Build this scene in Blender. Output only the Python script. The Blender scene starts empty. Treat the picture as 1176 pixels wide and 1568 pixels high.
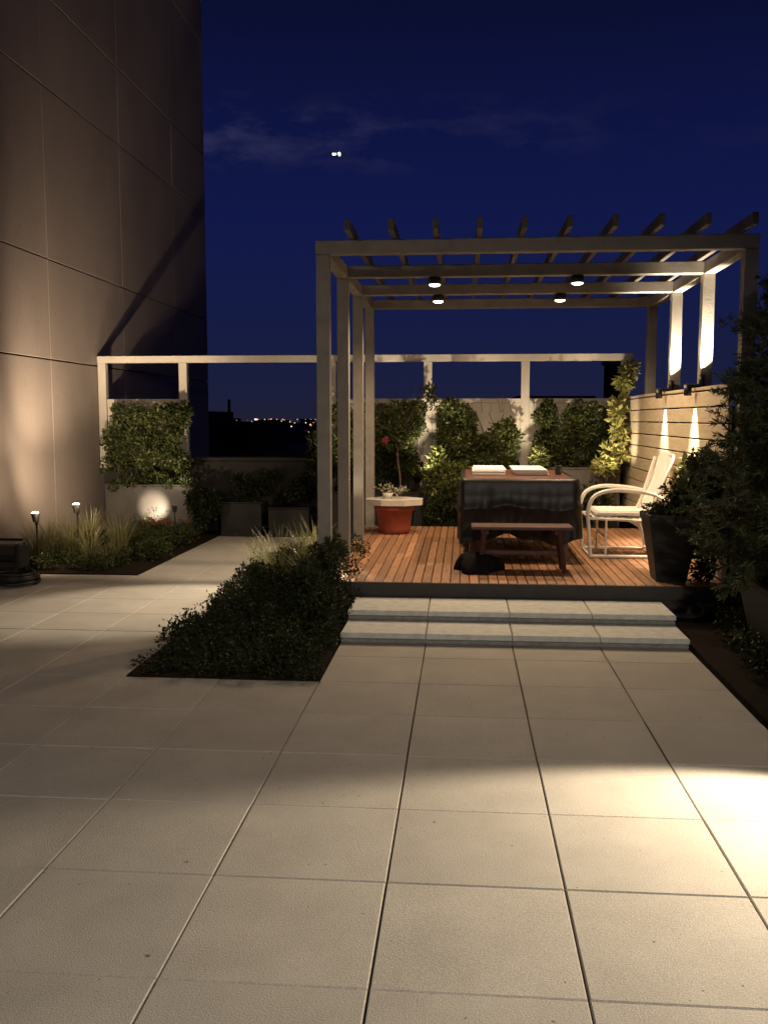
import bpy, math, random
import numpy as np
from mathutils import Vector, Matrix
random.seed(7); rng=np.random.default_rng(7)
scene=bpy.context.scene
scene.view_settings.view_transform='Standard'
try: scene.view_settings.look='None'
except: pass
scene.view_settings.exposure=0

# ---------------------------------------------------------------- materials
def newmat(name):
    m=bpy.data.materials.new(name); m.use_nodes=True
    nt=m.node_tree; b=nt.nodes['Principled BSDF']
    return m,nt,b
def mat(name,col,rough=.6,metal=0,var=.25,scale=8,bump=.0,bscale=60,island=0,stretch=None,spec=.5):
    m,nt,b=newmat(name); N=nt.nodes; L=nt.links
    b.inputs['Roughness'].default_value=rough; b.inputs['Metallic'].default_value=metal
    b.inputs['Specular IOR Level'].default_value=spec
    geo=N.new('ShaderNodeNewGeometry')
    vec=geo.outputs['Position']
    if stretch:
        vm=N.new('ShaderNodeVectorMath'); vm.operation='MULTIPLY'; vm.inputs[1].default_value=stretch
        L.new(vec,vm.inputs[0]); vec=vm.outputs[0]
    n=N.new('ShaderNodeTexNoise'); n.inputs['Scale'].default_value=scale; n.inputs['Detail'].default_value=6
    n.inputs['Roughness'].default_value=.6
    L.new(vec,n.inputs['Vector'])
    r=N.new('ShaderNodeMapRange'); r.inputs[1].default_value=.3; r.inputs[2].default_value=.7
    r.inputs[3].default_value=1-var; r.inputs[4].default_value=1+var
    L.new(n.outputs['Fac'],r.inputs[0])
    fac=r.outputs[0]
    if island>0:
        r2=N.new('ShaderNodeMapRange'); r2.inputs[3].default_value=1-island; r2.inputs[4].default_value=1+island
        L.new(geo.outputs['Random Per Island'],r2.inputs[0])
        mm=N.new('ShaderNodeMath'); mm.operation='MULTIPLY'; L.new(fac,mm.inputs[0]); L.new(r2.outputs[0],mm.inputs[1]); fac=mm.outputs[0]
    sc=N.new('ShaderNodeVectorMath'); sc.operation='SCALE'; sc.inputs[0].default_value=col[:3]
    L.new(fac,sc.inputs['Scale']); L.new(sc.outputs[0],b.inputs['Base Color'])
    if bump>0:
        n2=N.new('ShaderNodeTexNoise'); n2.inputs['Scale'].default_value=bscale; n2.inputs['Detail'].default_value=4
        L.new(vec,n2.inputs['Vector'])
        bp=N.new('ShaderNodeBump'); bp.inputs['Strength'].default_value=bump; bp.inputs['Distance'].default_value=.01
        L.new(n2.outputs['Fac'],bp.inputs['Height']); L.new(bp.outputs[0],b.inputs['Normal'])
    return m
def leafmat(name,c1,c2,trans=.3,rough=.5):
    m,nt,b=newmat(name); N=nt.nodes; L=nt.links
    geo=N.new('ShaderNodeNewGeometry')
    n=N.new('ShaderNodeTexNoise'); n.inputs['Scale'].default_value=5; L.new(geo.outputs['Position'],n.inputs['Vector'])
    ad=N.new('ShaderNodeMath'); ad.operation='MULTIPLY_ADD'; ad.inputs[1].default_value=.5
    L.new(geo.outputs['Random Per Island'],ad.inputs[0]); 
    m2=N.new('ShaderNodeMath'); m2.operation='MULTIPLY'; m2.inputs[1].default_value=.5; L.new(n.outputs['Fac'],m2.inputs[0]); L.new(m2.outputs[0],ad.inputs[2])
    mx=N.new('ShaderNodeMixRGB'); mx.inputs[1].default_value=(*c1,1); mx.inputs[2].default_value=(*c2,1); L.new(ad.outputs[0],mx.inputs[0])
    L.new(mx.outputs[0],b.inputs['Base Color']); b.inputs['Roughness'].default_value=rough
    b.inputs['Specular IOR Level'].default_value=.25
    t=N.new('ShaderNodeBsdfTranslucent'); L.new(mx.outputs[0],t.inputs['Color'])
    ms=N.new('ShaderNodeMixShader'); ms.inputs[0].default_value=trans
    L.new(b.outputs[0],ms.inputs[1]); L.new(t.outputs[0],ms.inputs[2]); L.new(ms.outputs[0],N['Material Output'].inputs['Surface'])
    return m
def emis(name,col,s):
    m=bpy.data.materials.new(name); m.use_nodes=True; nt=m.node_tree; nt.nodes.clear()
    e=nt.nodes.new('ShaderNodeEmission'); e.inputs[0].default_value=(*col,1); e.inputs[1].default_value=s
    o=nt.nodes.new('ShaderNodeOutputMaterial'); nt.links.new(e.outputs[0],o.inputs[0])
    try: m.cycles.emission_sampling='NONE'
    except: pass
    return m

# ---------------------------------------------------------------- mesh builder
class MB:
    def __init__(s): s.v=[]; s.f=[]; s.m=[]; s.sm=[]
    def add(s,vs,fs,mi=0,smooth=False):
        o=len(s.v); s.v+= [tuple(v) for v in vs]; s.f+=[tuple(i+o for i in f) for f in fs]
        s.m+=[mi]*len(fs); s.sm+=[smooth]*len(fs)
    def box(s,x0,x1,y0,y1,z0,z1,mi=0,bev=0,rot=None,c=None):
        b=min(bev,abs(x1-x0)*.45,abs(y1-y0)*.45,abs(z1-z0)*.45)
        if b<=0:
            vs=[(x,y,z) for z in (z0,z1) for (x,y) in ((x0,y0),(x1,y0),(x1,y1),(x0,y1))]
            fs=[(0,3,2,1),(4,5,6,7),(0,1,5,4),(1,2,6,5),(2,3,7,6),(3,0,4,7)]
        else:
            def ring(i,z): return [(x0+i,y0+i,z),(x1-i,y0+i,z),(x1-i,y1-i,z),(x0+i,y1-i,z)]
            vs=ring(b,z0)+ring(0,z0+b)+ring(0,z1-b)+ring(b,z1)
            fs=[(0,3,2,1),(12,13,14,15)]
            for r in range(3):
                for k in range(4):
                    a=r*4+k; c2=r*4+(k+1)%4; fs.append((a,c2,c2+4,a+4))
        if rot is not None:
            cc=Vector(c if c else ((x0+x1)/2,(y0+y1)/2,(z0+z1)/2))
            vs=[tuple(rot@(Vector(v)-cc)+cc) for v in vs]
        s.add(vs,fs,mi)
    def tube(s,pts,r,seg=8,mi=0,smooth=True,caps=True):
        pts=[Vector(p) for p in pts]; n=len(pts)
        rs=r if isinstance(r,(list,tuple)) else [r]*n
        vs=[];fs=[]; prev=None
        for i,p in enumerate(pts):
            d=(pts[min(i+1,n-1)]-pts[max(i-1,0)])
            if d.length<1e-9: d=Vector((0,0,1))
            d.normalize()
            if prev is None:
                a=Vector((0,0,1)) if abs(d.z)<.9 else Vector((1,0,0))
                u=d.cross(a).normalized()
            else: u=(prev-d*prev.dot(d)).normalized()
            prev=u; w=d.cross(u)
            for k in range(seg):
                t=2*math.pi*k/seg; vs.append(tuple(p+(u*math.cos(t)+w*math.sin(t))*rs[i]))
        for i in range(n-1):
            for k in range(seg):
                a=i*seg+k;b=i*seg+(k+1)%seg; fs.append((a,b,b+seg,a+seg))
        s.add(vs,fs,mi,smooth)
        if caps:
            s.add([vs[k] for k in range(seg)],[tuple(reversed(range(seg)))],mi)
            s.add([vs[(n-1)*seg+k] for k in range(seg)],[tuple(range(seg))],mi)
    def lathe(s,cx,cy,prof,seg=24,mi=0,smooth=True):
        vs=[];fs=[]
        for r,z in prof:
            for k in range(seg):
                t=2*math.pi*(k+.5)/seg; vs.append((cx+r*math.cos(t),cy+r*math.sin(t),z))
        for i in range(len(prof)-1):
            for k in range(seg):
                a=i*seg+k;b=i*seg+(k+1)%seg; fs.append((a,b,b+seg,a+seg))
        s.add(vs,fs,mi,smooth)
    def obj(s,name,mats,parent=None):
        me=bpy.data.meshes.new(name); me.from_pydata(s.v,[],s.f); 
        for m in mats: me.materials.append(m)
        me.polygons.foreach_set('material_index',s.m); me.polygons.foreach_set('use_smooth',s.sm)
        me.update(); o=bpy.data.objects.new(name,me); scene.collection.objects.link(o)
        if parent: o.parent=parent
        return o
def arc(pts,res=6):
    P=[Vector(p) for p in pts]; P=[2*P[0]-P[1]]+P+[2*P[-1]-P[-2]]; out=[]
    for i in range(1,len(P)-2):
        for k in range(res):
            t=k/res; a,b,c,d=P[i-1],P[i],P[i+1],P[i+2]
            out.append(.5*((2*b)+(c-a)*t+(2*a-5*b+4*c-d)*t*t+(3*b-a-3*c+d)*t**3))
    out.append(P[-2]); return out

def rnd_unit(n):
    v=rng.normal(size=(n,3)); return v/np.linalg.norm(v,axis=1)[:,None]
def leafquads(P,D,Nn,L,W):
    S=np.cross(D,Nn); S/= (np.linalg.norm(S,axis=1)[:,None]+1e-9)
    N2=np.cross(S,D); L=L[:,None]; W=W[:,None]
    a=P; b=P+D*L*.45+S*W*.5+N2*W*.18; c=P+D*L-N2*L*.12; d=P+D*L*.45-S*W*.5+N2*W*.18
    return np.stack([a,b,c,d],1).reshape(-1,3)
def leafcloud(blobs,n,size,clumps=14,spread=.28,shape=.55,zmin=None):
    out=[]; cl=[]
    tot=sum((b[3]*b[4]*b[5])**(2/3) for b in blobs)
    for b in blobs:
        c=np.array(b[:3]); r=np.array(b[3:6]); w=(r[0]*r[1]*r[2])**(2/3)/tot
        k=max(3,int(clumps)); cen=rnd_unit(k)*(rng.random((k,1))**.45)
        nl=int(n*w); idx=rng.integers(0,k,nl)
        sz=(.6+.8*rng.random(k))*spread
        off=rnd_unit(nl)*(rng.random((nl,1))**.5)*sz[idx][:,None]
        P=(cen[idx]*.85+off)*r+c
        D=off/(np.linalg.norm(off,axis=1)[:,None]+1e-6)+.8*rnd_unit(nl)+np.array([0,0,.25]); D/=np.linalg.norm(D,axis=1)[:,None]
        Nn=rnd_unit(nl)+np.array([0,0,.8])
        L=size*(.6+.8*rng.random(nl)); out.append(leafquads(P,D,Nn,L,L*shape)); cl.append(cen*.8*r+c)
    V=np.concatenate(out)
    if zmin is not None: V[:,2]=np.maximum(V[:,2],zmin)
    return V,np.concatenate(cl)
def plant(name,V,mat_leaf,extra=None,mats_extra=(),mi2=None):
    nv=len(V); nq=nv//4
    mb=extra or MB()
    me=bpy.data.meshes.new(name)
    o0=len(mb.v)
    verts=mb.v+V.tolist()
    q=(np.arange(nq)[:,None]*4+np.arange(4)+o0).tolist()
    me.from_pydata(verts,[],mb.f+q)
    mats=list(mats_extra)
    lm=mat_leaf if isinstance(mat_leaf,(list,tuple)) else [mat_leaf]
    for m in mats+list(lm): me.materials.append(m)
    base=len(mats)
    if len(lm)>1:
        li=(base+rng.choice(len(lm),nq,p=mi2)).tolist()
    else: li=[base]*nq
    me.polygons.foreach_set('material_index',mb.m+li)
    me.polygons.foreach_set('use_smooth',mb.sm+[False]*nq)
    me.update(); o=bpy.data.objects.new(name,me); scene.collection.objects.link(o); return o
def grassblades(cx,cy,z0,n,h,r,w=.007,lean=.5):
    out=[]
    for i in range(n):
        a=random.uniform(0,2*math.pi); d=np.array([math.cos(a),math.sin(a),0]); s=np.array([-d[1],d[0],0])
        hh=h*random.uniform(.55,1.1); ln=lean*hh*random.uniform(.25,1.3)
        b=np.array([cx,cy,z0])+d*random.uniform(0,r)+s*random.uniform(-r,r)*.4
        K=5; pts=[]
        for k in range(K+1):
            t=k/K; pts.append(b+d*ln*t**2+np.array([0,0,hh*(t-.28*t*t*ln/hh*1.3)]))
        for k in range(K):
            w0=w*(1-(k/K)**2)*.5; w1=w*(1-((k+1)/K)**2)*.5+.0004
            out+= [pts[k]-s*w0,pts[k]+s*w0,pts[k+1]+s*w1,pts[k+1]-s*w1]
    return np.array(out)

# ---------------------------------------------------------------- lights
WARM=(1,.70,.42); WARM2=(1,.80,.56); WALLC=(1,.75,.51)
def aim(o,loc,tgt):
    o.location=loc; o.rotation_euler=(Vector(tgt)-Vector(loc)).to_track_quat('-Z','Y').to_euler()
def spot(name,loc,tgt,power,col=WARM,ang=80,blend=.5,size=.03,parent=None):
    l=bpy.data.lights.new(name,'SPOT'); l.energy=power; l.color=col; l.spot_size=math.radians(ang); l.spot_blend=blend; l.shadow_soft_size=size
    o=bpy.data.objects.new(name,l); scene.collection.objects.link(o); aim(o,loc,tgt)
    if parent: o.parent=parent
    return o

# palette
M_tile=mat('concrete_paver',(.42,.40,.37),rough=.75,var=.09,scale=3.2,bump=.3,bscale=170,island=.06)
nt=M_tile.node_tree; N=nt.nodes; L=nt.links
b=N['Principled BSDF']; src=b.inputs['Base Color'].links[0].from_socket
sp=N.new('ShaderNodeTexNoise'); sp.inputs['Scale'].default_value=240; sp.inputs['Detail'].default_value=2
ge=N.new('ShaderNodeNewGeometry'); L.new(ge.outputs['Position'],sp.inputs['Vector'])
mr=N.new('ShaderNodeMapRange'); mr.inputs[1].default_value=.35; mr.inputs[2].default_value=.65; mr.inputs[3].default_value=.78; mr.inputs[4].default_value=1.18
L.new(sp.outputs['Fac'],mr.inputs[0])
st=N.new('ShaderNodeTexNoise'); st.inputs['Scale'].default_value=34; st.inputs['Detail'].default_value=1
L.new(ge.outputs['Position'],st.inputs['Vector'])
mr2=N.new('ShaderNodeMapRange'); mr2.inputs[1].default_value=.20; mr2.inputs[2].default_value=.245; mr2.inputs[3].default_value=.35; mr2.inputs[4].default_value=1
L.new(st.outputs['Fac'],mr2.inputs[0])
mu=N.new('ShaderNodeMath'); mu.operation='MULTIPLY'; L.new(mr.outputs[0],mu.inputs[0]); L.new(mr2.outputs[0],mu.inputs[1])
sc=N.new('ShaderNodeVectorMath'); sc.operation='SCALE'; L.new(src,sc.inputs[0]); L.new(mu.outputs[0],sc.inputs['Scale']); L.new(sc.outputs[0],b.inputs['Base Color'])

M_joint=mat('joint_sand',(.07,.06,.05),rough=.95)
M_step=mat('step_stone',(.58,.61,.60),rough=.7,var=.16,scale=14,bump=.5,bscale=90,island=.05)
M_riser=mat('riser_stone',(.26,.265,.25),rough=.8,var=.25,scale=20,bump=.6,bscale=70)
M_deck=mat('deck_wood',(.38,.20,.11),rough=.5,var=.3,scale=5,bump=.3,bscale=40,island=.28,stretch=(12,1,12))
M_fascia=mat('deck_fascia',(.04,.038,.036),rough=.7,var=.2)
M_perg=mat('pergola_paint',(.25,.235,.21),rough=.55,var=.15,scale=6,bump=.15,bscale=50)
M_cream=mat('cream_paint',(.70,.65,.55),rough=.5,var=.08,scale=4,bump=.1,bscale=60)
M_plank=mat('fence_plank',(.50,.43,.31),rough=.6,var=.15,scale=4,bump=.25,bscale=30,island=.08,stretch=(6,1,8))
M_conc=mat('building_concrete',(.32,.27,.235),rough=.85,var=.16,scale=.7,bump=.35,bscale=45,island=.05,stretch=(1,1,.5))
M_dark=mat('dark_backing',(.03,.028,.026),rough=.9)
M_black=mat('black_metal',(.02,.02,.02),rough=.4,metal=.3)
M_soil=mat('soil',(.016,.012,.009),rough=1,var=.4,scale=20,bump=1,bscale=40,spec=.1)
M_parapet=mat('parapet',(.035,.032,.03),rough=.85,var=.2)
M_planter=mat('zinc_planter',(.06,.054,.048),rough=.5,metal=.2,var=.25,scale=5,bump=.1)
M_pot=mat('dark_pot',(.014,.013,.013),rough=.55,var=.3,scale=10)
M_red=mat('terracotta_red',(.30,.065,.04),rough=.5,var=.15)
M_stone=mat('pale_stone',(.58,.54,.47),rough=.7,var=.12,bump=.3)
M_cover=mat('table_cover',(.013,.012,.014),rough=.42,var=.3,scale=4,bump=.35,bscale=9,spec=.4)
M_tabletop=mat('table_wood',(.13,.06,.04),rough=.35,var=.3,scale=6,stretch=(2,12,2))
M_bench=mat('bench_wood',(.075,.026,.022),rough=.5,var=.3,scale=6,stretch=(2,12,2))
M_white=mat('white_enamel',(.86,.84,.78),rough=.35,var=.04)
M_cloth=mat('white_cloth',(.82,.81,.77),rough=.9,var=.05,bump=.3,bscale=30)
M_bark=mat('bark',(.08,.055,.04),rough=.9,var=.4,scale=30,bump=.6)
M_city=mat('city',(.02,.02,.025),rough=.95,var=.4,scale=.01)
M_frost=mat('chimney_metal',(.03,.03,.04),rough=.6,metal=.2)
G_bed=leafmat('leaf_bed',(.010,.015,.006),(.034,.042,.016),.15)
G_dark=leafmat('leaf_dark',(.022,.034,.012),(.05,.065,.025))
G_mid=leafmat('leaf_mid',(.055,.075,.024),(.12,.135,.045))
G_lite=leafmat('leaf_light',(.15,.18,.05),(.28,.30,.10),.35)
G_yel=leafmat('leaf_yellow',(.30,.31,.10),(.5,.46,.18),.35)
G_grass=leafmat('grass_blade',(.09,.11,.045),(.28,.26,.13),.25)
G_pine=leafmat('pine_needle',(.038,.056,.026),(.09,.105,.048),.1)
G_red=leafmat('blossom',(.45,.05,.10),(.6,.12,.2),.3)
G_wht=leafmat('white_blossom',(.6,.55,.45),(.8,.75,.65),.3)
E_lamp=emis('lamp_glow',(1,.83,.6),14)
E_soft=emis('lamp_lens',(1,.85,.62),2.5)

# ---------------------------------------------------------------- terrain & terrace
mb=MB(); mb.box(-9000,9000,-9000,9000,-46,-45); mb.obj('ground',[M_city])
mb=MB(); mb.box(-5.3,4.2,-6,13.2,-45,-.05,0); mb.obj('terrace_slab',[M_joint])
T=.61; X0=-.86; Y0=2.47
def in_bed(x,y):
    if x<-3.3 and y>9.18: return True
    if -2.08<x<-.86 and 5.52<y<9.79: return True
    if x>1.58 and y>4.30: return True
    if -1.2<x<2.3 and 7.4<y<11.5: return True
    return False
mb=MB()
for i in range(-7,8):
    for j in range(-13,18):
        xa=X0+i*T; ya=Y0+j*T
        xc=xa+T/2; yc=ya+T/2
        if xc<-5.2 or xc>4.1 or yc>13.0 or yc<-5.8 or in_bed(xc,yc): continue
        dz=random.uniform(-.0012,.0012); g=.0030
        x0=max(xa+g,-5.07); jx=random.uniform(-.001,.001)
        mb.box(x0+jx,xa+T-g+jx,ya+g*.8,min(ya+T-g*.8,12.88),-.045+dz,dz,0,bev=.0035)
mb.obj('paved_terrace',[M_tile])
mb=MB()
mb.box(-5.06,-3.31,9.19,12.88,-.04,.01); mb.box(-2.07,-.87,5.53,9.78,-.04,.01); mb.box(1.61,4.1,4.31,12.88,-.04,.01)
mb.obj('soil_bed',[M_soil])

# steps
mb=MB()
for (ya,z0,z1) in ((6.50,0,.075),(6.93,.075,.15)):
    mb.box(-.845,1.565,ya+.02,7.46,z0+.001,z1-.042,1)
    for k in range(4):
        xa=-.86+k*T
        mb.box(xa+.003,xa+T-.003,ya,ya+.41 if z1<.1 else 7.47,z1-.04,z1,0,bev=.006)
        if z1<.1: mb.box(xa+.003,xa+T-.003,ya+.415,7.46,z1-.04,z1-.002,0)
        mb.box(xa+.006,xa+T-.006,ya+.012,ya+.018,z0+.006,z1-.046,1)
mb.obj('stone_steps',[M_step,M_riser])

# deck
mb=MB(); DZ=.27
w=.078
x=-1.18
while x<2.16:
    ys=[7.5,random.uniform(8.2,9.2),random.uniform(9.8,10.6),11.45]
    for a,bb in zip(ys[:-1],ys[1:]):
        mb.box(x,x+w-.008,a+.0015,bb-.0015,DZ-.025,DZ+random.uniform(-.0008,.0008),0,bev=.003)
    x+=w
mb.box(-1.18,2.2,7.485,7.498,.155,DZ-.004,1)
mb.box(-1.17,2.19,7.51,11.44,.0,DZ-.03,1)
mb.obj('wooden_deck',[M_deck,M_fascia])

# ---------------------------------------------------------------- pergola
YS=[7.56,8.81,10.06,11.31]; XL=-1.12; XR=2.19; hw=.052
mb=MB()
for y in YS:
    for x in (XL,XR):
        mb.box(x-hw,x+hw,y-hw,y+hw,DZ+.001,2.89,0,bev=.005)
        mb.box(x-hw-.012,x+hw+.012,y-hw-.012,y+hw+.012,DZ+.002,DZ+.02,0,bev=.004)
    mb.box(XL-hw-.004,XR+hw+.004,y-hw+.004,y+hw-.004,2.892,3.0,0,bev=.005)
for x in (XL,XR):
    for a,bb in zip(YS[:-1],YS[1:]):
        mb.box(x-hw+.004,x+hw-.004,a+hw+.001,bb-hw-.001,2.885,2.995,0,bev=.004)
perg=mb.obj('pergola',[M_perg])
mb=MB()
for k in range(10):
    x=-.88+k*.331
    mb.box(x-.021,x+.021,7.14,11.7,3.001,3.085,0,bev=.004)
mb.obj('rafters',[mat('rafter_paint',(.09,.08,.07),rough=.6,var=.15)],perg)
for (x,y) in ((-.27,8.81),(1.03,8.81),(-.27,10.06),(1.0,10.06)):
    mb=MB()
    mb.lathe(x,y,[(.0,2.891),(.058,2.891),(.062,2.88),(.062,2.825),(.056,2.825),(.053,2.832)],20,0)
    mb.lathe(x,y,[(.053,2.830),(.048,2.818),(.030,2.811),(.012,2.809),(.0,2.809)],20,1)
    o=mb.obj('pergola_downlight',[M_black,E_lamp])
    spot('bulb',(x,y,2.79),(x,y,0),105,WARM,155,.5,.035,o)

# up/down sconces on right posts
for y in (8.81,10.06):
    mb=MB(); sx=2.135; sy=y-.125
    mb.box(2.0,2.16,sy-.02,sy+.02,1.872,1.905,0,bev=.004)
    mb.lathe(sx,sy,[(.022,1.89),(.028,1.89),(.028,1.985),(.022,1.985)],16,0)
    mb.lathe(sx,sy,[(.022,1.975),(.0,1.975)],16,1)
    dx=2.015
    mb.lathe(dx,sy,[(.022,1.80),(.034,1.80),(.034,1.90),(0,1.90)],16,0)
    mb.lathe(dx,sy,[(.0,1.812),(.028,1.812)],16,1)
    o=mb.obj('wall_sconce',[M_black,E_lamp])
    spot('bulb_up',(sx,sy,1.990),(sx+.045,sy+.10,2.75),430,WARM2,80,1,.015,o)
    spot('bulb_down',(dx,sy,1.79),(dx+.12,sy+.0,.3),230,WARM2,60,1,.015,o)

# plank privacy fence along right
mb=MB()
z=.30
while z<1.75:
    mb.box(2.085,2.115,7.62,12.72,z,z+.128,0,bev=.004); z+=.14
for y in (8.1,9.43,10.68,12.0): mb.box(2.117,2.137,y-.03,y+.03,.28,z-.02,0)
mb.box(2.075,2.137,7.60,12.74,z+.001,z+.03,0,bev=.004)
mb.obj('plank_fence',[M_plank])

# ---------------------------------------------------------------- rear windscreen fence and parapet
FY=12.8
mb=MB()
mb.box(-5.07,2.25,FY-.05,FY+.05,2.36,2.455,0,bev=.005)
for x in (-5.01,-3.86,-1.78,-.476,.83,2.15):
    mb.box(x-.055,x+.055,FY-.045,FY+.045,.9,2.358,0,bev=.005)
def panel(xa,xb):
    mb.box(xa,xb,FY-.012,FY+.012,1.0,1.80,0)
    mb.box(xa,xb,FY-.03,FY+.03,1.802,1.862,0,bev=.004)
for a,bb in ((-4.95,-3.92),(-1.72,-.535),(-.417,.772),(.889,2.09)): panel(a,bb)
mb.obj('windscreen_fence',[M_cream])
mb=MB(); mb.box(-5.08,4.2,12.9,13.15,-.5,1.0,0,bev=.01); mb.box(-5.08,4.2,12.87,13.18,1.002,1.05,0,bev=.008)
mb.box(3.9,4.15,-6,12.86,-.5,1.0,0,bev=.01)
mb.obj('parapet_wall',[M_parapet])

# ---------------------------------------------------------------- building left
mb=MB(); mb.box(-16,-5.125,-8,18.5,-45,22,1)
ys=[-8,-6.55,-4.0,-1.45,1.10,3.65,6.2,8.75,11.3,13.85,16.4,18.5]
zs=[0,2.32,3.54,5.6,6.7,8.8,10.0,12.1,13.3,15.4,16.6,18.7,22]
for a,bb in zip(ys[:-1],ys[1:]):
    for c,d in zip(zs[:-1],zs[1:]):
        mb.box(-5.124,-5.08+random.uniform(-.002,.002),a+.009,bb-.009,c+.009,d-.009,0,bev=.004)
for c,d in zip([-20,-10],[-10,0]): mb.box(-5.124,-5.08,13.3,18.5,c+.01,d-.01,0)
mb.obj('concrete_building',[M_conc,M_dark])

# wall uplights in left bed
for (x,y,z,p) in ((-4.22,9.92,.66,150),(-4.42,9.35,.62,50)):
    mb=MB()
    mb.tube([(x,y,0),(x,y,z-.12)],.011,8,0)
    mb.tube([(x,y,z-.13),(x,y,z-.1),(x-.01,y,z-.08)],.018,8,0)
    mb.tube([(x-.005,y,z-.1),(x-.015,y+.01,z-.01)],[.03,.045],14,0,caps=False)
    mb.lathe(x-.015,y+.01,[(.043,z-.015),(.03,z+.004),(0,z+.01)],14,1)
    o=mb.obj('garden_uplight',[M_black,E_lamp])
    spot('bulb',(x,y+.02,z+.035),(-5.08,y+2.6,1.9),p,WALLC,120,1,.04,o)
    spot('bulb_high',(x+.02,y-.02,z+.035),(-5.08,y+3.4,5.0),p*2.7,WALLC,78,1,.03,o)
    spot('bulb_side',(x+.03,y-.03,z+.03),(x,y+.3,.1),14,WARM,140,.9,.02,o)

def planter_box(name,x0,x1,y0,y1,z0,z1,m=M_planter):
    mb=MB(); t=.03
    mb.box(x0,x1,y0,y0+t,z0,z1,0,bev=.006); mb.box(x0,x1,y1-t,y1,z0,z1,0,bev=.006)
    mb.box(x0,x0+t,y0+t+.001,y1-t-.001,z0,z1-.002,0); mb.box(x1-t,x1,y0+t+.001,y1-t-.001,z0,z1-.002,0)
    mb.box(x0-.012,x1+.012,y0-.012,y0+t+.01,z1+.001,z1+.02,0,bev=.003)
    mb.box(x0+t,x1-t,y0+t,y1-t,z0,z1-.04,1)
    return mb.obj(name,[m,M_soil])
planter_box('zinc_planter',-4.75,-3.55,12.1,12.65,.021,.70)
def hedge(name,x0,x1,z0,z1,y,n=7000,mats=(G_dark,G_mid,G_lite),p=(.5,.38,.12),size=.046,ry=.15):
    bl=[]; nx=max(3,int((x1-x0)/.15)); nz=max(2,int((z1-z0)/.15))
    for i in range(nx):
        for k in range(nz):
            if random.random()<(.18 if k in(0,nz-1) else .05): continue
            q=random.uniform(.75,1.35)
            bl.append((x0+(i+.5)*(x1-x0)/nx+random.uniform(-.05,.05),y+random.uniform(-.10,.03),z0+(k+.5)*(z1-z0)/nz+random.uniform(-.06,.06),.115*q,ry,.115*q))
    V,C=leafcloud(bl,n,size,clumps=5,spread=.6,shape=.6)
    e=MB()
    for i in range(int((x1-x0)/.16)):
        x=x0+.08+i*.16; e.tube(arc([(x,y+.03,z0-.35),(x+random.uniform(-.05,.05),y,z0+.1),(x+random.uniform(-.12,.12),y,z0+.45),(x+random.uniform(-.2,.2),y,z1-.1)],3),[.012-.0008*k for k in range(10)],5,0)
    for i in range(int((x1-x0)*9)):
        x=random.uniform(x0,x1); zz=z1-.1; e.tube([(x,y-.02,zz),(x+random.uniform(-.06,.06),y-.03,zz+random.uniform(.1,.22))],[.004,.002],4,0)
    return plant(name,V,list(mats),e,[M_bark],list(p))
hedge('climbing_hedge',-4.80,-3.74,.90,1.80,12.45,12000,p=(.42,.42,.16))
V,_=leafcloud([(-4.6+.18*i,12.2,.74+random.uniform(-.05,.05),.14,.2,.12) for i in range(6)],1500,.05,5,.5)
plant('planter_groundcover',V,[G_mid,G_dark],None,(),[.5,.5])

# rear hedges in planters
planter_box('rear_planter',-1.75,-.3,12.1,12.65,-.03,.62,M_pot)
planter_box('rear_planter',-.2,.78,12.1,12.65,-.03,.62,M_pot)
planter_box('rear_planter',.85,2.0,12.1,12.65,-.03,.95,mat('grey_planter',(.13,.12,.11),rough=.5,var=.2))
hedge('climbing_hedge',-1.74,-.60,.80,1.76,12.45,13000,p=(.40,.44,.16))
hedge('climbing_hedge',-.34,.70,.80,1.77,12.45,14000,p=(.38,.42,.20))
hedge('climbing_hedge',.95,2.05,.85,1.75,12.45,14000,p=(.50,.38,.12))
V,_=leafcloud([(-.35,12.0,.95,.2,.14,.30),(-.1,12.0,.85,.18,.16,.2),(1.0,12.1,1.0,.13,.14,.2)],1900,.07,6,.5)
plant('leafy_shrub',V,[G_lite,G_mid],None,(),[.45,.55])
V,_=leafcloud([(-.3+.22*i,11.8,.5+random.uniform(-.1,.1),.2,.16,.3) for i in range(10)],9000,.05,6,.5)
plant('dark_shrub',V,[G_dark,G_mid],None,(),[.8,.2])

# rose tree (standard)
mb=MB(); bx,by=-.80,11.75
mb.lathe(bx,by,[(.0,.0),(.15,.0),(.2,.42),(.215,.42),(.215,.46),(.19,.46),(.18,.40),(0,.40)],20,1)
mb.tube(arc([(bx,by,.38),(bx+.02,by,.8),(bx-.02,by,1.15),(bx+.02,by,1.4)],4),.014,7,0)
for k in range(16):
    a=random.uniform(0,6.28); r=random.uniform(.2,.48); h=random.uniform(1.5,2.05)
    mb.tube(arc([(bx+.02,by,1.35),(bx+math.cos(a)*r*.5,by+math.sin(a)*r*.4,1.35+(h-1.35)*.55),(bx+math.cos(a)*r,by+math.sin(a)*r*.7,h)],3),[.008,.007,.006,.005,.004,.003,.002],5,0)
V,_=leafcloud([(bx-.2,by,1.5,.28,.25,.24),(bx+.15,by,1.55,.28,.25,.25),(bx,by,1.35,.35,.28,.2),(bx+.36,by,1.85,.13,.12,.2),(bx-.35,by,1.3,.2,.2,.2)],3600,.05,9,.4)
V2,_=leafcloud([(bx-.15,by-.22,1.32,.04,.04,.04),(bx-.32,by-.2,1.28,.03,.03,.03)],140,.026,4,.6)
o=plant('rose_tree',V,[G_dark,G_mid],mb,[M_bark,M_pot],[.55,.45])
o2=plant('blossoms',V2,G_red); o2.parent=o

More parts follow.
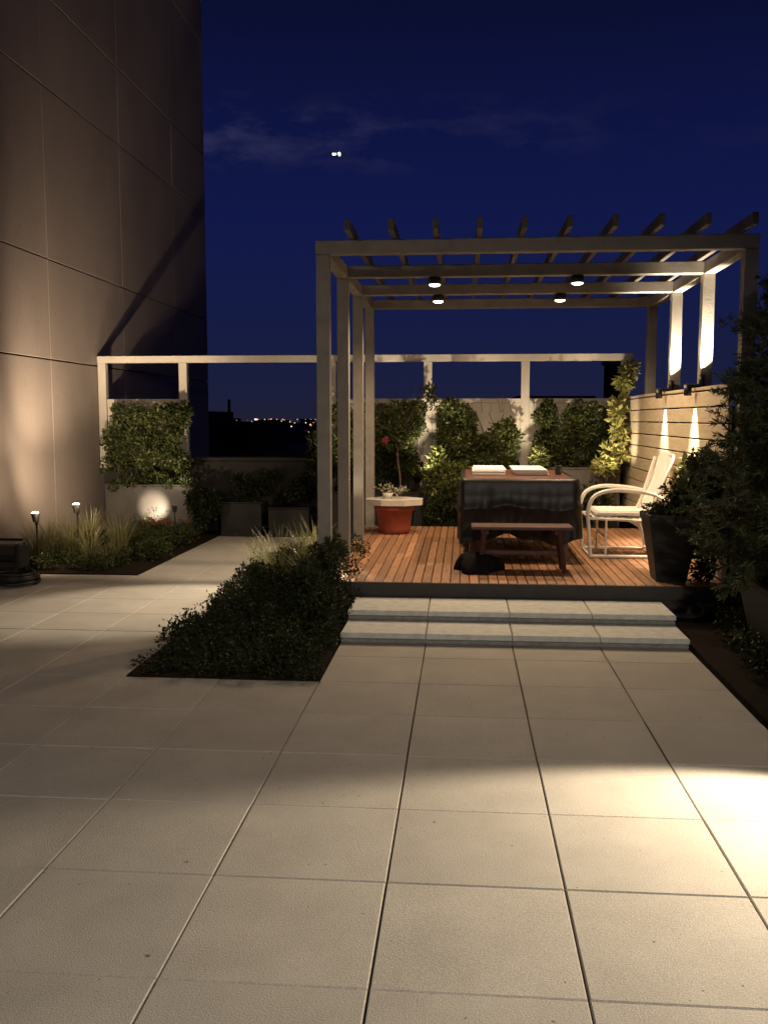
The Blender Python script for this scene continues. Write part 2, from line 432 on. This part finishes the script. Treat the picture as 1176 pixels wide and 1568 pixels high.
# lit vine at rear right
V,_=leafcloud([(1.90,11.9,1.12,.15,.14,.16),(1.95,11.9,1.42,.10,.14,.14),(1.96,11.9,1.70,.13,.14,.14),(1.99,11.9,1.98,.12,.14,.12),(2.05,11.85,2.22,.12,.1,.10),(1.76,11.9,1.0,.16,.14,.1)],1250,.085,5,.5)
mb=MB(); mb.tube(arc([(1.9,11.95,.6),(1.95,11.95,1.1),(2.0,11.95,1.6),(2.06,11.9,2.25)],4),.01,6,0)
plant('climbing_vine',V,[G_yel,G_lite],mb,[M_bark],[.75,.25])

def ground_spot(x,y,z,tgt,p,ang=90,name='planter_uplight',blend=.8):
    mb=MB(); mb.tube([(x,y,max(0,z-.25)),(x,y,z-.06)],.008,6,0); mb.tube([(x,y,z-.08),(x,y,z-.005)],[.025,.035],12,0,caps=False)
    mb.lathe(x,y,[(.033,z-.022),(0,z-.022)],12,1)
    o=mb.obj(name,[M_black,E_soft]); spot('bulb',(x,y,z+.01),tgt,p,WARM2,ang,blend,.02,o); return o
ground_spot(-.47,11.55,.85,(-.47,12.75,2.15),110,70)
ground_spot(.83,11.55,.85,(.83,12.75,2.15),85,70)
ground_spot(1.60,11.2,.70,(1.97,11.95,1.70),130,62)
ground_spot(-1.6,11.55,.85,(-1.6,12.75,2.15),55,75)
ground_spot(-3.62,11.5,.50,(-4.1,12.75,1.9),48,75)
ground_spot(-4.10,11.55,.30,(-4.10,12.1,.42),80,48)

# ---------------------------------------------------------------- left bed planting
V=np.concatenate([grassblades(x,y,.02,n,h,.1,.009,.55) for x,y,n,h in
  ((-4.35,10.0,170,.55),(-4.05,9.8,120,.45),(-4.6,9.75,120,.5),(-3.9,10.3,150,.6),(-4.4,10.7,150,.55),(-4.75,10.4,80,.6),(-3.8,9.6,70,.35))])
plant('ornamental_grass',V,G_grass)
bl=[(random.uniform(-4.95,-3.35),random.uniform(9.3,10.1),.08,.16,.14,.11) for _ in range(26)]+[(random.uniform(-4.2,-3.4),random.uniform(10.2,12.0),.12,.2,.2,.16) for _ in range(26)]
V,_=leafcloud(bl,14000,.034,6,.5,zmin=.01)
plant('groundcover',V,[G_dark,G_mid],None,(),[.65,.35])
V,_=leafcloud([(random.uniform(-3.95,-3.45),random.uniform(10.9,11.6),.30+random.uniform(-.04,.04),.035,.035,.025) for _ in range(16)],420,.02,3,.5)
plant('marigold_flowers',V,leafmat('marigold',(.25,.09,.02),(.35,.15,.05)))

# ---------------------------------------------------------------- middle bed
bl=[]
nx_,ny_=8,28
for i in range(nx_):
    for j in range(ny_):
        x=-2.03+(i+.5)/nx_*1.13+random.uniform(-.05,.05); y=5.56+(j+.5)/ny_*4.15+random.uniform(-.06,.06)
        h=(.06+.15*min(1,max(0,(y-5.6)/1.6))+ .11*min(1,(x+2.08)/1.2))*random.uniform(.6,1.3)
        bl.append((x,y,h*.45,.11,.12,h*.62))
V,_=leafcloud(bl,66000,.027,5,.6,zmin=.012)
plant('groundcover',V,[G_bed,G_dark],None,(),[.85,.15])
V,_=leafcloud([(-1.2,7.0,.34,.25,.3,.18),(-1.08,7.35,.46,.16,.22,.22),(-1.65,7.5,.3,.22,.25,.14),(-1.0,6.7,.26,.1,.2,.14),(-1.4,8.0,.36,.26,.3,.16),(-1.1,7.8,.5,.14,.2,.2)],8000,.032,9,.42)
plant('boxwood_shrub',V,[G_bed,G_dark],None,(),[.7,.3])
V=np.concatenate([grassblades(x,y,.15,n,h,.08,.008,.75) for x,y,n,h in
  ((-1.55,7.8,160,.56),(-1.35,8.1,140,.60),(-1.80,8.3,90,.48),(-1.25,7.5,80,.58),(-1.4,8.9,100,.60))])
plant('ornamental_grass',V,G_grass)
ground_spot(-1.3,9.0,.50,(-1.55,8.0,.65),60,120,'garden_uplight')
ground_spot(-1.22,9.6,.50,(-1.12,9.9,1.2),12,80,'garden_uplight')

# added fill light hidden behind the second left pergola post to brighten the path
mb=MB(); mb.box(XL-.045,XL+.045,8.865,8.93,2.45,2.53,0,bev=.01); mb.lathe(XL,8.90,[(.025,2.448),(0,2.446)],12,1)
o=mb.obj('added_path_fill',[M_black,E_soft],perg)
spot('bulb',(XL-.04,8.93,2.43),(-2.55,7.75,0),430,WARM2,42,.5,.03,o)
spot('fill_rear',(XL-.04,8.95,2.43),(-2.4,9.9,0),150,WARM2,56,.7,.03,o)

# dark planters at end of path
for (x0,x1,z1) in ((-3.25,-2.7,.45),(-2.6,-2.05,.38)):
    planter_box('path_planter',x0,x1,12.35,12.8,.002,z1,M_pot)
V,_=leafcloud([(-3.0,12.5,.65,.28,.2,.25),(-2.3,12.55,.6,.3,.2,.25),(-1.95,12.3,.9,.25,.25,.35),(-2.7,12.6,.75,.2,.15,.2),(-3.45,12.2,.5,.2,.3,.45),(-1.85,12.2,1.35,.15,.15,.2)],9000,.05,9,.4)
plant('dark_shrub',V,[G_bed],None,())

# hose reel and coil at far left
mb=MB(); cx,cy=-4.28,8.55
pts=[]
for i in range(150):
    t=i/150*2*math.pi*5.2; r=.21+.03*math.sin(t*.37)+.01*math.sin(t*1.9); pts.append((cx+r*math.cos(t),cy+r*math.sin(t)*.95,.022+.02*(i/30)))
mb.tube(pts,.014,8,0)
mb.box(-4.72,-4.32,8.75,8.95,.12,.34,1,bev=.02)
for x in (-4.7,-4.36):
    mb.tube([(x,8.74,0),(x,8.76,.36),(x,8.94,.36),(x,8.97,0)],.012,8,0)
mb.tube([(-4.71,8.85,.40),(-4.33,8.85,.40)],.014,8,0)
mb.tube([(-4.68,8.72,.23),(-4.36,8.72,.23)],.035,10,0)
mb.obj('garden_hose_reel',[M_black,M_parapet])

# ---------------------------------------------------------------- table with cover
tx0,tx1,ty0,ty1,tz=.0,1.05,8.62,10.3,1.04
mb=MB()
mb.box(tx0,tx1,ty0,ty1,tz-.04,tz,0,bev=.01)
for x in (tx0+.1,tx1-.1):
    for y in (ty0+.15,ty1-.15): mb.box(x-.035,x+.035,y-.035,y+.035,DZ+.002,tz-.045,0)
nseg=40
P=[]
for k in range(nseg): P.append((tx0+(tx1-tx0)*k/nseg,ty0,0,-1))
for k in range(nseg): P.append((tx1,ty0+(ty1-ty0)*k/nseg,1,0))
for k in range(nseg): P.append((tx1-(tx1-tx0)*k/nseg,ty1,0,1))
for k in range(nseg): P.append((tx0,ty1-(ty1-ty0)*k/nseg,-1,0))
n=len(P); vs=[];fs=[]
levels=[(0,tz+.004,-.03),(0.02,tz+.003,.006),(.06,tz-.03,.02),(.2,tz-.13,.024),(.34,tz-.22,.022),(.41,tz-.25,.045),(.46,tz-.27,.045),(.55,tz-.30,.022),(.75,tz-.42,.02),(1,tz-.56,.015)]
ph=[random.uniform(0,6.28) for _ in range(6)]
for (t,z,o_) in levels:
    for i,(x,y,nx,ny) in enumerate(P):
        u=i/n*2*math.pi
        f=(.5*math.sin(7*u+ph[0])+.45*math.sin(17*u+ph[1]+2*t)+.4*math.sin(31*u+ph[2]+3*t))*.028*t
        zz=z+.04*t*math.sin(5*u+ph[3])+.02*t*math.sin(13*u)
        vs.append((x+nx*(o_+f),y+ny*(o_+f),zz))
for r in range(len(levels)-1):
    for i in range(n): a=r*n+i;b2=r*n+(i+1)%n; fs.append((a,b2,b2+n,a+n))
mb.add(vs,fs,1,True)
mb.obj('outdoor_table',[M_tabletop,M_cover])
for x0,x1 in ((.10,.42),(.50,.83)):
    mb=MB()
    for k in range(4):
        j=random.uniform(-.012,.012)
        mb.box(x0+j,x1+j,9.2+j,9.95+j,tz+.006+k*.014,tz+.0185+k*.014,0,bev=.005)
    mb.obj('folded_napkin_stack',[M_cloth])
mb=MB(); mb.tube([(.93,9.2,tz+.01),(.93,9.2,tz+.03)],.03,14,0); mb.tube([(.93,9.2,tz+.03),(.93,9.2,tz+.1)],.035,14,0); mb.obj('dark_cup',[M_pot])
# bench in front
mb=MB(); bz=.27+.40
for k in range(3): mb.box(.08,.95,8.02+k*.1,8.113+k*.1,bz-.03,bz,0,bev=.006)
for x in (.2,.83):
    s_=.05
    for y,dy in ((8.06,-.03),(8.26,.03)):
        mb.tube([(x,y,bz-.03),(x+(s_ if x>.5 else -s_),y+dy,DZ)],.022,6,0,smooth=False)
    mb.box(x-.03,x+.03,8.05,8.27,bz-.07,bz-.031,0)
mb.box(.2,.83,8.145,8.175,DZ+.14,DZ+.18,0,bev=.004)
mb.obj('wooden_bench',[M_bench])
# dark cloth slid onto the deck
vs=[];fs=[];nu,nv=48,16
for j in range(nv+1):
    for i in range(nu):
        u=2*math.pi*i/nu; v=math.pi/2*j/nv; cv=math.cos(v)
        r=1+cv*(.18*math.sin(3*u+.6)+.10*math.sin(5*u+2*v)+.05*math.sin(9*u-v))
        vs.append((.14+.19*r*cv**.6*math.cos(u),8.12+.20*r*cv**.6*math.sin(u),DZ+.003+.15*math.sin(v)*(1+.25*math.sin(2*u+3*v)*cv)))
for j in range(nv):
    for i in range(nu): a=j*nu+i;b2=j*nu+(i+1)%nu; fs.append((a,b2,b2+nu,a+nu))
mb=MB(); mb.add(vs,fs,0,True)
mb.obj('crumpled_cloth',[mat('dark_cloth',(.012,.010,.011),rough=.9,bump=.6,bscale=14,spec=.1)])

# ---------------------------------------------------------------- armchair
mb=MB(); z=DZ
for y in (8.95,9.55):
    path=arc([(1.22,y,z+.012),(1.20,y,z+.25),(1.19,y,z+.45),(1.24,y,z+.585),(1.38,y,z+.645),(1.58,y,z+.645),(1.78,y,z+.615),(1.90,y,z+.56)],6)
    mb.tube(path,.019,10,0)
    mb.tube(arc([(1.22,y,z+.02),(1.45,y,z+.02),(1.72,y,z+.02),(1.83,y,z+.03),(1.80,y,z+.2),(1.74,y,z+.38),(1.80,y,z+.55),(1.92,y,z+.95)],5),.016,10,0)
    mb.tube([(1.21,y,z+.38),(1.74,y,z+.36)],.013,8,0)
    mb.tube([(1.36,y,z+.37),(1.36,y,z+.02)],.012,8,0)
for (x,zz) in ((1.22,.02),(1.83,.04),(1.21,.38),(1.36,.2)):
    mb.tube([(x,8.95,z+zz),(x,9.55,z+zz)],.012,8,0)
for k in range(9):
    x=1.24+k*.06; mb.box(x,x+.052,8.965,9.535,z+.385-.002*k,z+.397-.002*k,0,bev=.003)
vs=[];fs=[];nu,nv=18,14
for side in (0,1):
    for j in range(nv+1):
        t=j/nv
        for i in range(nu+1):
            s_=i/nu; wv=.008*math.sin(s_*math.pi*10)
            top=.04*math.sin(s_*math.pi)
            vs.append((1.74+.21*t+.03*math.sin(t*3.1)+wv+side*.008,8.955+.59*s_,z+.40+(.55+top)*t))
    o=side*(nu+1)*(nv+1)
    for j in range(nv):
        for i in range(nu):
            a=o+j*(nu+1)+i; f=(a,a+1,a+nu+2,a+nu+1); fs.append(f if side else f[::-1])
mb.add(vs,fs,0,True)
mb.tube(arc([(1.745,8.95,z+.40),(1.87,8.95,z+.72),(1.965,8.95,z+.95),(1.97,9.1,z+.985),(1.97,9.4,z+.985),(1.965,9.55,z+.95),(1.87,9.55,z+.72),(1.745,9.55,z+.40)],5),.015,8,0)
mb.box(1.26,1.74,8.99,9.51,z+.399,z+.45,1,bev=.02)
mb.obj('garden_armchair',[M_white,M_cloth])

# ---------------------------------------------------------------- red pot with stone top
mb=MB(); px,py=-.78,10.75
mb.lathe(px,py,[(0,DZ+.002),(.17,DZ+.002),(.185,DZ+.06),(.21,DZ+.27),(.235,DZ+.27),(.235,DZ+.33),(.2,DZ+.335),(0,DZ+.335)],28,0)
R=.35; zz=DZ+.337
v=[(px+R*math.cos(math.pi/8+k*math.pi/4),py+R*.8*math.sin(math.pi/8+k*math.pi/4)) for k in range(8)]
vs=[(a,b2,zz) for a,b2 in v]+[(a,b2,zz+.065) for a,b2 in v]
fs=[tuple(reversed(range(8))),tuple(range(8,16))]+[(k,(k+1)%8,(k+1)%8+8,k+8) for k in range(8)]
mb.add(vs,fs,1)
mb.obj('red_pot_side_table',[M_red,M_stone])
mb=MB(); mb.lathe(px-.08,py,[(0,.675),(.05,.675),(.065,.74),(.055,.74),(0,.73)],16,0)
V,_=leafcloud([(px-.08,py,.79,.12,.1,.05),(px+.06,py,.76,.08,.06,.05)],260,.035,6,.5)
plant('flower_pot',V,[G_wht,G_mid],mb,[M_stone],[.45,.55])

# ---------------------------------------------------------------- right: tapered pot with bush
def tapered_pot(mb,cx,cy,z0,z1,r0,r1,mi):
    prof=[(0,z0),(r0*1.3,z0),(r1*1.3,z1-.05),(r1*1.36,z1-.05),(r1*1.36,z1),(r1*1.2,z1),(r1*1.18,z1-.06),(0,z1-.06)]
    vs=[];fs=[]
    for r,z in prof:
        for k in range(4):
            t=math.pi/4+k*math.pi/2; vs.append((cx+r*math.cos(t)*1.0,cy+r*math.sin(t),z))
    for i in range(len(prof)-1):
        for k in range(4): a=i*4+k;b2=i*4+(k+1)%4; fs.append((a,b2,b2+4,a+4))
    mb.add(vs,fs,mi)
mb=MB(); tapered_pot(mb,1.70,7.80,DZ+.002,.82,.13,.215,1)
for k in range(14):
    a=random.uniform(-1.2,1.2); r=random.uniform(.1,.32)
    mb.tube(arc([(1.7,7.82,.76),(1.74+r*.5*math.cos(a),7.82+r*.5*math.sin(a),.95),(1.76+r*math.cos(a),7.82+r*math.sin(a),1.15)],3),.006,5,0)
V,_=leafcloud([(1.88,7.84,.95,.24,.25,.2),(2.02,7.8,1.15,.2,.25,.2),(1.70,7.8,.84,.22,.2,.07),(1.96,7.7,.6,.16,.16,.32),(2.1,7.7,.8,.16,.2,.4)],10500,.036,14,.38)
plant('potted_bush',V,[G_bed,G_dark],mb,[M_bark,M_pot],[.6,.4])
V,_=leafcloud([(1.97,8.45,1.0,.07,.14,.10),(1.99,8.5,1.16,.06,.14,.08)],220,.07,6,.5)
plant('trailing_vine',V,[G_mid,G_lite],None,(),[.5,.5])

# pine in large planter
def pine(name,cx,cy,z0,z1,R,nb,seed,potz,m=44):
    random.seed(seed); e=MB(); tapered_pot(e,cx-.12,cy-.15,.021,potz,.26,.36,1)
    e.tube([(cx,cy,potz-.1),(cx+.03,cy,z0+.5*(z1-z0)),(cx,cy,z1-.1)],[.04,.028,.008],8,0)
    out=[]
    for b_ in range(nb):
        t=(b_+.5)/nb; zb=z0+(z1-z0)*t; a=b_*2.4+random.uniform(-.4,.4)
        ln=R*(1-.62*t**2.4)*random.uniform(.68,1.08)*(.88+.12*min(1,t*5))
        d=Vector((math.cos(a),math.sin(a),0)); base=Vector((cx,cy,zb))
        pts=arc([base,base+d*ln*.5+Vector((0,0,.03+.1*t)),base+d*ln+Vector((0,0,random.uniform(-.12,.12)))],4)
        e.tube(pts,[.009-.0008*k for k in range(len(pts))],5,0)
        for s_ in range(14):
            q=pts[min(len(pts)-1,2+int(s_*.52))]
            td=(d*random.uniform(.3,1)+Vector((random.uniform(-.8,.8),random.uniform(-.8,.8),random.uniform(-.35,.8)))).normalized()
            tl=random.uniform(.08,.20); tipp=q+td*tl
            if random.random()<.5: e.tube([q,tipp],[.003,.0015],3,0,caps=False)
            tt=rng.random((m,1)); P=np.array(q)+np.array(td)*tl*tt
            D=np.array(td)*.9+rnd_unit(m)*.9; D/=np.linalg.norm(D,axis=1)[:,None]
            Lh=.025+.04*rng.random(m); out.append(leafquads(P,D,rnd_unit(m),Lh,np.full(m,.0085)))
    V=np.concatenate(out); return plant(name,V,[G_pine,G_dark],e,[M_bark,M_pot],[.75,.25])
pine('pine_tree',2.33,6.3,.50,2.45,.76,210,3,.55)
pine('pine_tree',2.36,5.15,.75,1.9,.62,100,5,.60)
V,_=leafcloud([(random.uniform(1.8,2.6),random.uniform(4.7,7.4),.10,.2,.25,.12) for _ in range(40)],11000,.036,6,.5,zmin=.012)
plant('groundcover',V,[G_bed],None,())
V,_=leafcloud([(2.46,7.35,.9,.33,.3,.6),(2.50,7.3,1.5,.26,.3,.3),(2.7,6.9,1.5,.4,.4,.6),(2.42,7.2,2.1,.12,.15,.25)],12000,.045,16,.32)
plant('tall_shrub',V,[G_dark],None,())
V,_=leafcloud([(2.0,4.7,.40,.22,.22,.25),(1.98,4.45,.45,.12,.10,.16)],1800,.045,10,.4)
plant('low_shrub',V,[G_dark],None,())

# shaded path lamp throwing light onto the pavers at right
lx,ly,lz=1.78,4.08,1.0
mb=MB(); mb.tube([(lx+.12,ly+.1,-.02),(lx+.12,ly+.1,lz+.1),(lx,ly,lz+.14)],.012,8,0)
mb.lathe(lx,ly,[(0,lz+.15),(.05,lz+.14),(.10,lz+.05),(.095,lz+.05)],20,0); mb.lathe(lx,ly,[(.05,lz+.06),(0,lz+.055)],16,1)
o=mb.obj('path_lamp',[M_black,E_soft])
spot('bulb',(lx,ly,lz+.02),(lx-.75,ly-1.35,lz-1.15),340,(1,.80,.55),108,.28,.04,o)

# porch lamp behind the viewpoint; second lamp is added fill for the left wall
for (x,y,z,tg,p,an,bl_) in ((1.5,-2.2,3.2,(1.1,1.6,0),1020,84,.8),(-2.6,-2.5,3.4,(-5.1,5.5,3.6),430,96,.9)):
    mb=MB(); mb.lathe(x,y,[(0,z+.12),(.12,z+.12),(.14,z-.0),(.13,z-.0)],20,0); mb.lathe(x,y,[(.13,z+.01),(0,z+.01)],20,1)
    o=mb.obj('porch_and_fill_lamp',[M_black,E_soft]); spot('bulb',(x,y,z-.02),tg,p,(1,.86,.69) if p>500 else (1,.76,.56),an,bl_,.1,o)

# ---------------------------------------------------------------- distance
mb=MB(); mb.tube([(3.62,23,-6),(3.62,23,3.0)],[.26,.26],20,0); mb.lathe(3.62,23,[(.32,2.86),(.32,2.96),(.2,3.0),(.36,3.04),(.36,3.10),(0,3.16)],20,0)
mb.obj('chimney_vent',[M_frost])
mb=MB(); mb.box(-14,30,19,34,-45,.55,0,bev=.05); mb.box(-14,30,19,19.3,.56,.9,0); mb.box(1.5,3.2,24,26,.56,2.05,0,bev=.03); mb.box(1.35,3.3,23.9,26.1,2.06,2.15,0)
mb.box(-7.6,-5.4,26,29,.56,1.45,0,bev=.03)
mb.tube([(-6.3,25,.5),(-6.3,25,2.1)],.04,6,0)
mb.obj('neighbour_rooftop',[M_city])
mb=MB()
for _ in range(420):
    d=random.uniform(250,4500); a=random.uniform(-.95,.75); x=d*math.sin(a); y=d*math.cos(a); w_=random.uniform(8,30)
    top=-45+random.uniform(8,30)+ (random.random()<.12)*random.uniform(10,26)+d*.0035
    mb.box(x-w_,x+w_,y-w_,y+w_,-44.9,top,0)
mb.obj('city_skyline',[M_city])
mb=MB()
for _ in range(900):
    d=random.uniform(400,4200); a=random.uniform(-.95,.75); x=d*math.sin(a); y=d*math.cos(a); r=d*.0005*random.choice([.5,.6,.8,1,1.2,2.0])
    z=min(-45+random.uniform(14,45)+d*.002,1.6-.0015*d)
    mb.lathe(x,y,[(0,z-r),(r*.8,z-r*.6),(r,z),(r*.8,z+r*.6),(0,z+r)],6,random.choice([0,0,1,2]))
mb.obj('city_lights',[emis('sodium',(1,.55,.2),1.5),emis('white_lt',(1,.9,.75),2.2),emis('red_lt',(1,.25,.12),1.2)])
# aeroplane
t=1500; C=Vector((-.1362*t,1.0255*t,1.6+.2804*t))
mb=MB(); mb.tube([C+Vector((-11,2,0)),C+Vector((-8,1,0)),C+Vector((8,0,0)),C+Vector((12,-1,.5))],[.4,1.2,1.2,.2],10,0)
mb.add([C+Vector((-5,-10,0)),C+Vector((-2,-10,0)),C+Vector((1,0,-.3)),C+Vector((-2,10,0)),C+Vector((-5,10,0)),C+Vector((-4,0,-.3))],[(0,1,2,5),(5,2,3,4)],0)
mb.add([C+Vector((9,0,.6)),C+Vector((12,0,.6)),C+Vector((12.5,0,3)),C+Vector((11.5,0,3))],[(0,1,2,3)],0)
for dx,dz,r in ((-5.5,0,2.0),(-2.5,.2,1.7),(3.6,.9,2.0),(4.0,-1.4,1.6)):
    c=C+Vector((dx,-4,dz)); mb.lathe(c.x,c.y,[(0,c.z-r),(r*.8,c.z-r*.6),(r,c.z),(r*.8,c.z+r*.6),(0,c.z+r)],10,1)
mb.obj('aeroplane',[M_city,emis('landing_light',(1,.93,.8),6)])

# ---------------------------------------------------------------- world
w=bpy.data.worlds.new('World'); scene.world=w; w.use_nodes=True
nt=w.node_tree; N=nt.nodes; L=nt.links; bg=N['Background']
tc=N.new('ShaderNodeTexCoord'); sx=N.new('ShaderNodeSeparateXYZ'); L.new(tc.outputs['Generated'],sx.inputs[0])
cr=N.new('ShaderNodeValToRGB'); L.new(sx.outputs['Z'],cr.inputs[0])
e=cr.color_ramp.elements
e[0].position=0; e[0].color=(.013,.0135,.034,1)
e[1].position=1; e[1].color=(.001,.0012,.006,1)
for p,c in ((.03,(.011,.0135,.044)),(.10,(.0076,.0115,.056)),(.2,(.0056,.0094,.064)),(.29,(.0042,.0070,.050)),(.40,(.0032,.0047,.026))):
    q=cr.color_ramp.elements.new(p); q.color=(*c,1)
mp=N.new('ShaderNodeMapping'); mp.inputs['Scale'].default_value=(4.5,4.5,13); mp.inputs['Location'].default_value=(.35,0,.2); L.new(tc.outputs['Generated'],mp.inputs[0])
no=N.new('ShaderNodeTexNoise'); no.inputs['Scale'].default_value=2.6; no.inputs['Detail'].default_value=7; no.inputs['Roughness'].default_value=.62; L.new(mp.outputs[0],no.inputs['Vector'])
r1=N.new('ShaderNodeMapRange'); r1.inputs[1].default_value=.47; r1.inputs[2].default_value=.72; L.new(no.outputs['Fac'],r1.inputs[0])
band=N.new('ShaderNodeValToRGB'); L.new(sx.outputs['Z'],band.inputs[0]); be=band.color_ramp.elements
be[0].position=.24; be[0].color=(0,0,0,1); be[1].position=.32; be[1].color=(0,0,0,1)
for p,v in ((.262,.9),(.29,.9)):
    q=be.new(p); q.color=(v,v,v,1)
# clouds thin out towards the east
az=N.new('ShaderNodeMapRange'); az.inputs[1].default_value=-.35; az.inputs[2].default_value=.16; az.inputs[3].default_value=1; az.inputs[4].default_value=.12
L.new(sx.outputs['X'],az.inputs[0])
mm=N.new('ShaderNodeMath'); mm.operation='MULTIPLY'; L.new(r1.outputs[0],mm.inputs[0]); L.new(band.outputs[0],mm.inputs[1])
mm2=N.new('ShaderNodeMath'); mm2.operation='MULTIPLY'; L.new(mm.outputs[0],mm2.inputs[0]); L.new(az.outputs[0],mm2.inputs[1])
mx=N.new('ShaderNodeMixRGB'); L.new(mm2.outputs[0],mx.inputs[0]); L.new(cr.outputs[0],mx.inputs[1]); mx.inputs[2].default_value=(.034,.034,.090,1)
L.new(mx.outputs[0],bg.inputs[0]); bg.inputs[1].default_value=1.0

# ---------------------------------------------------------------- camera
cam=bpy.data.cameras.new('camera'); co=bpy.data.objects.new('camera',cam); scene.collection.objects.link(co)
co.location=(0,0,1.6); co.rotation_euler=(math.radians(90-5.75),0,math.radians(4.8))
cam.sensor_fit='VERTICAL'; cam.sensor_height=24; cam.lens=24*1430/1568; cam.clip_start=.05; cam.clip_end=20000
scene.camera=co
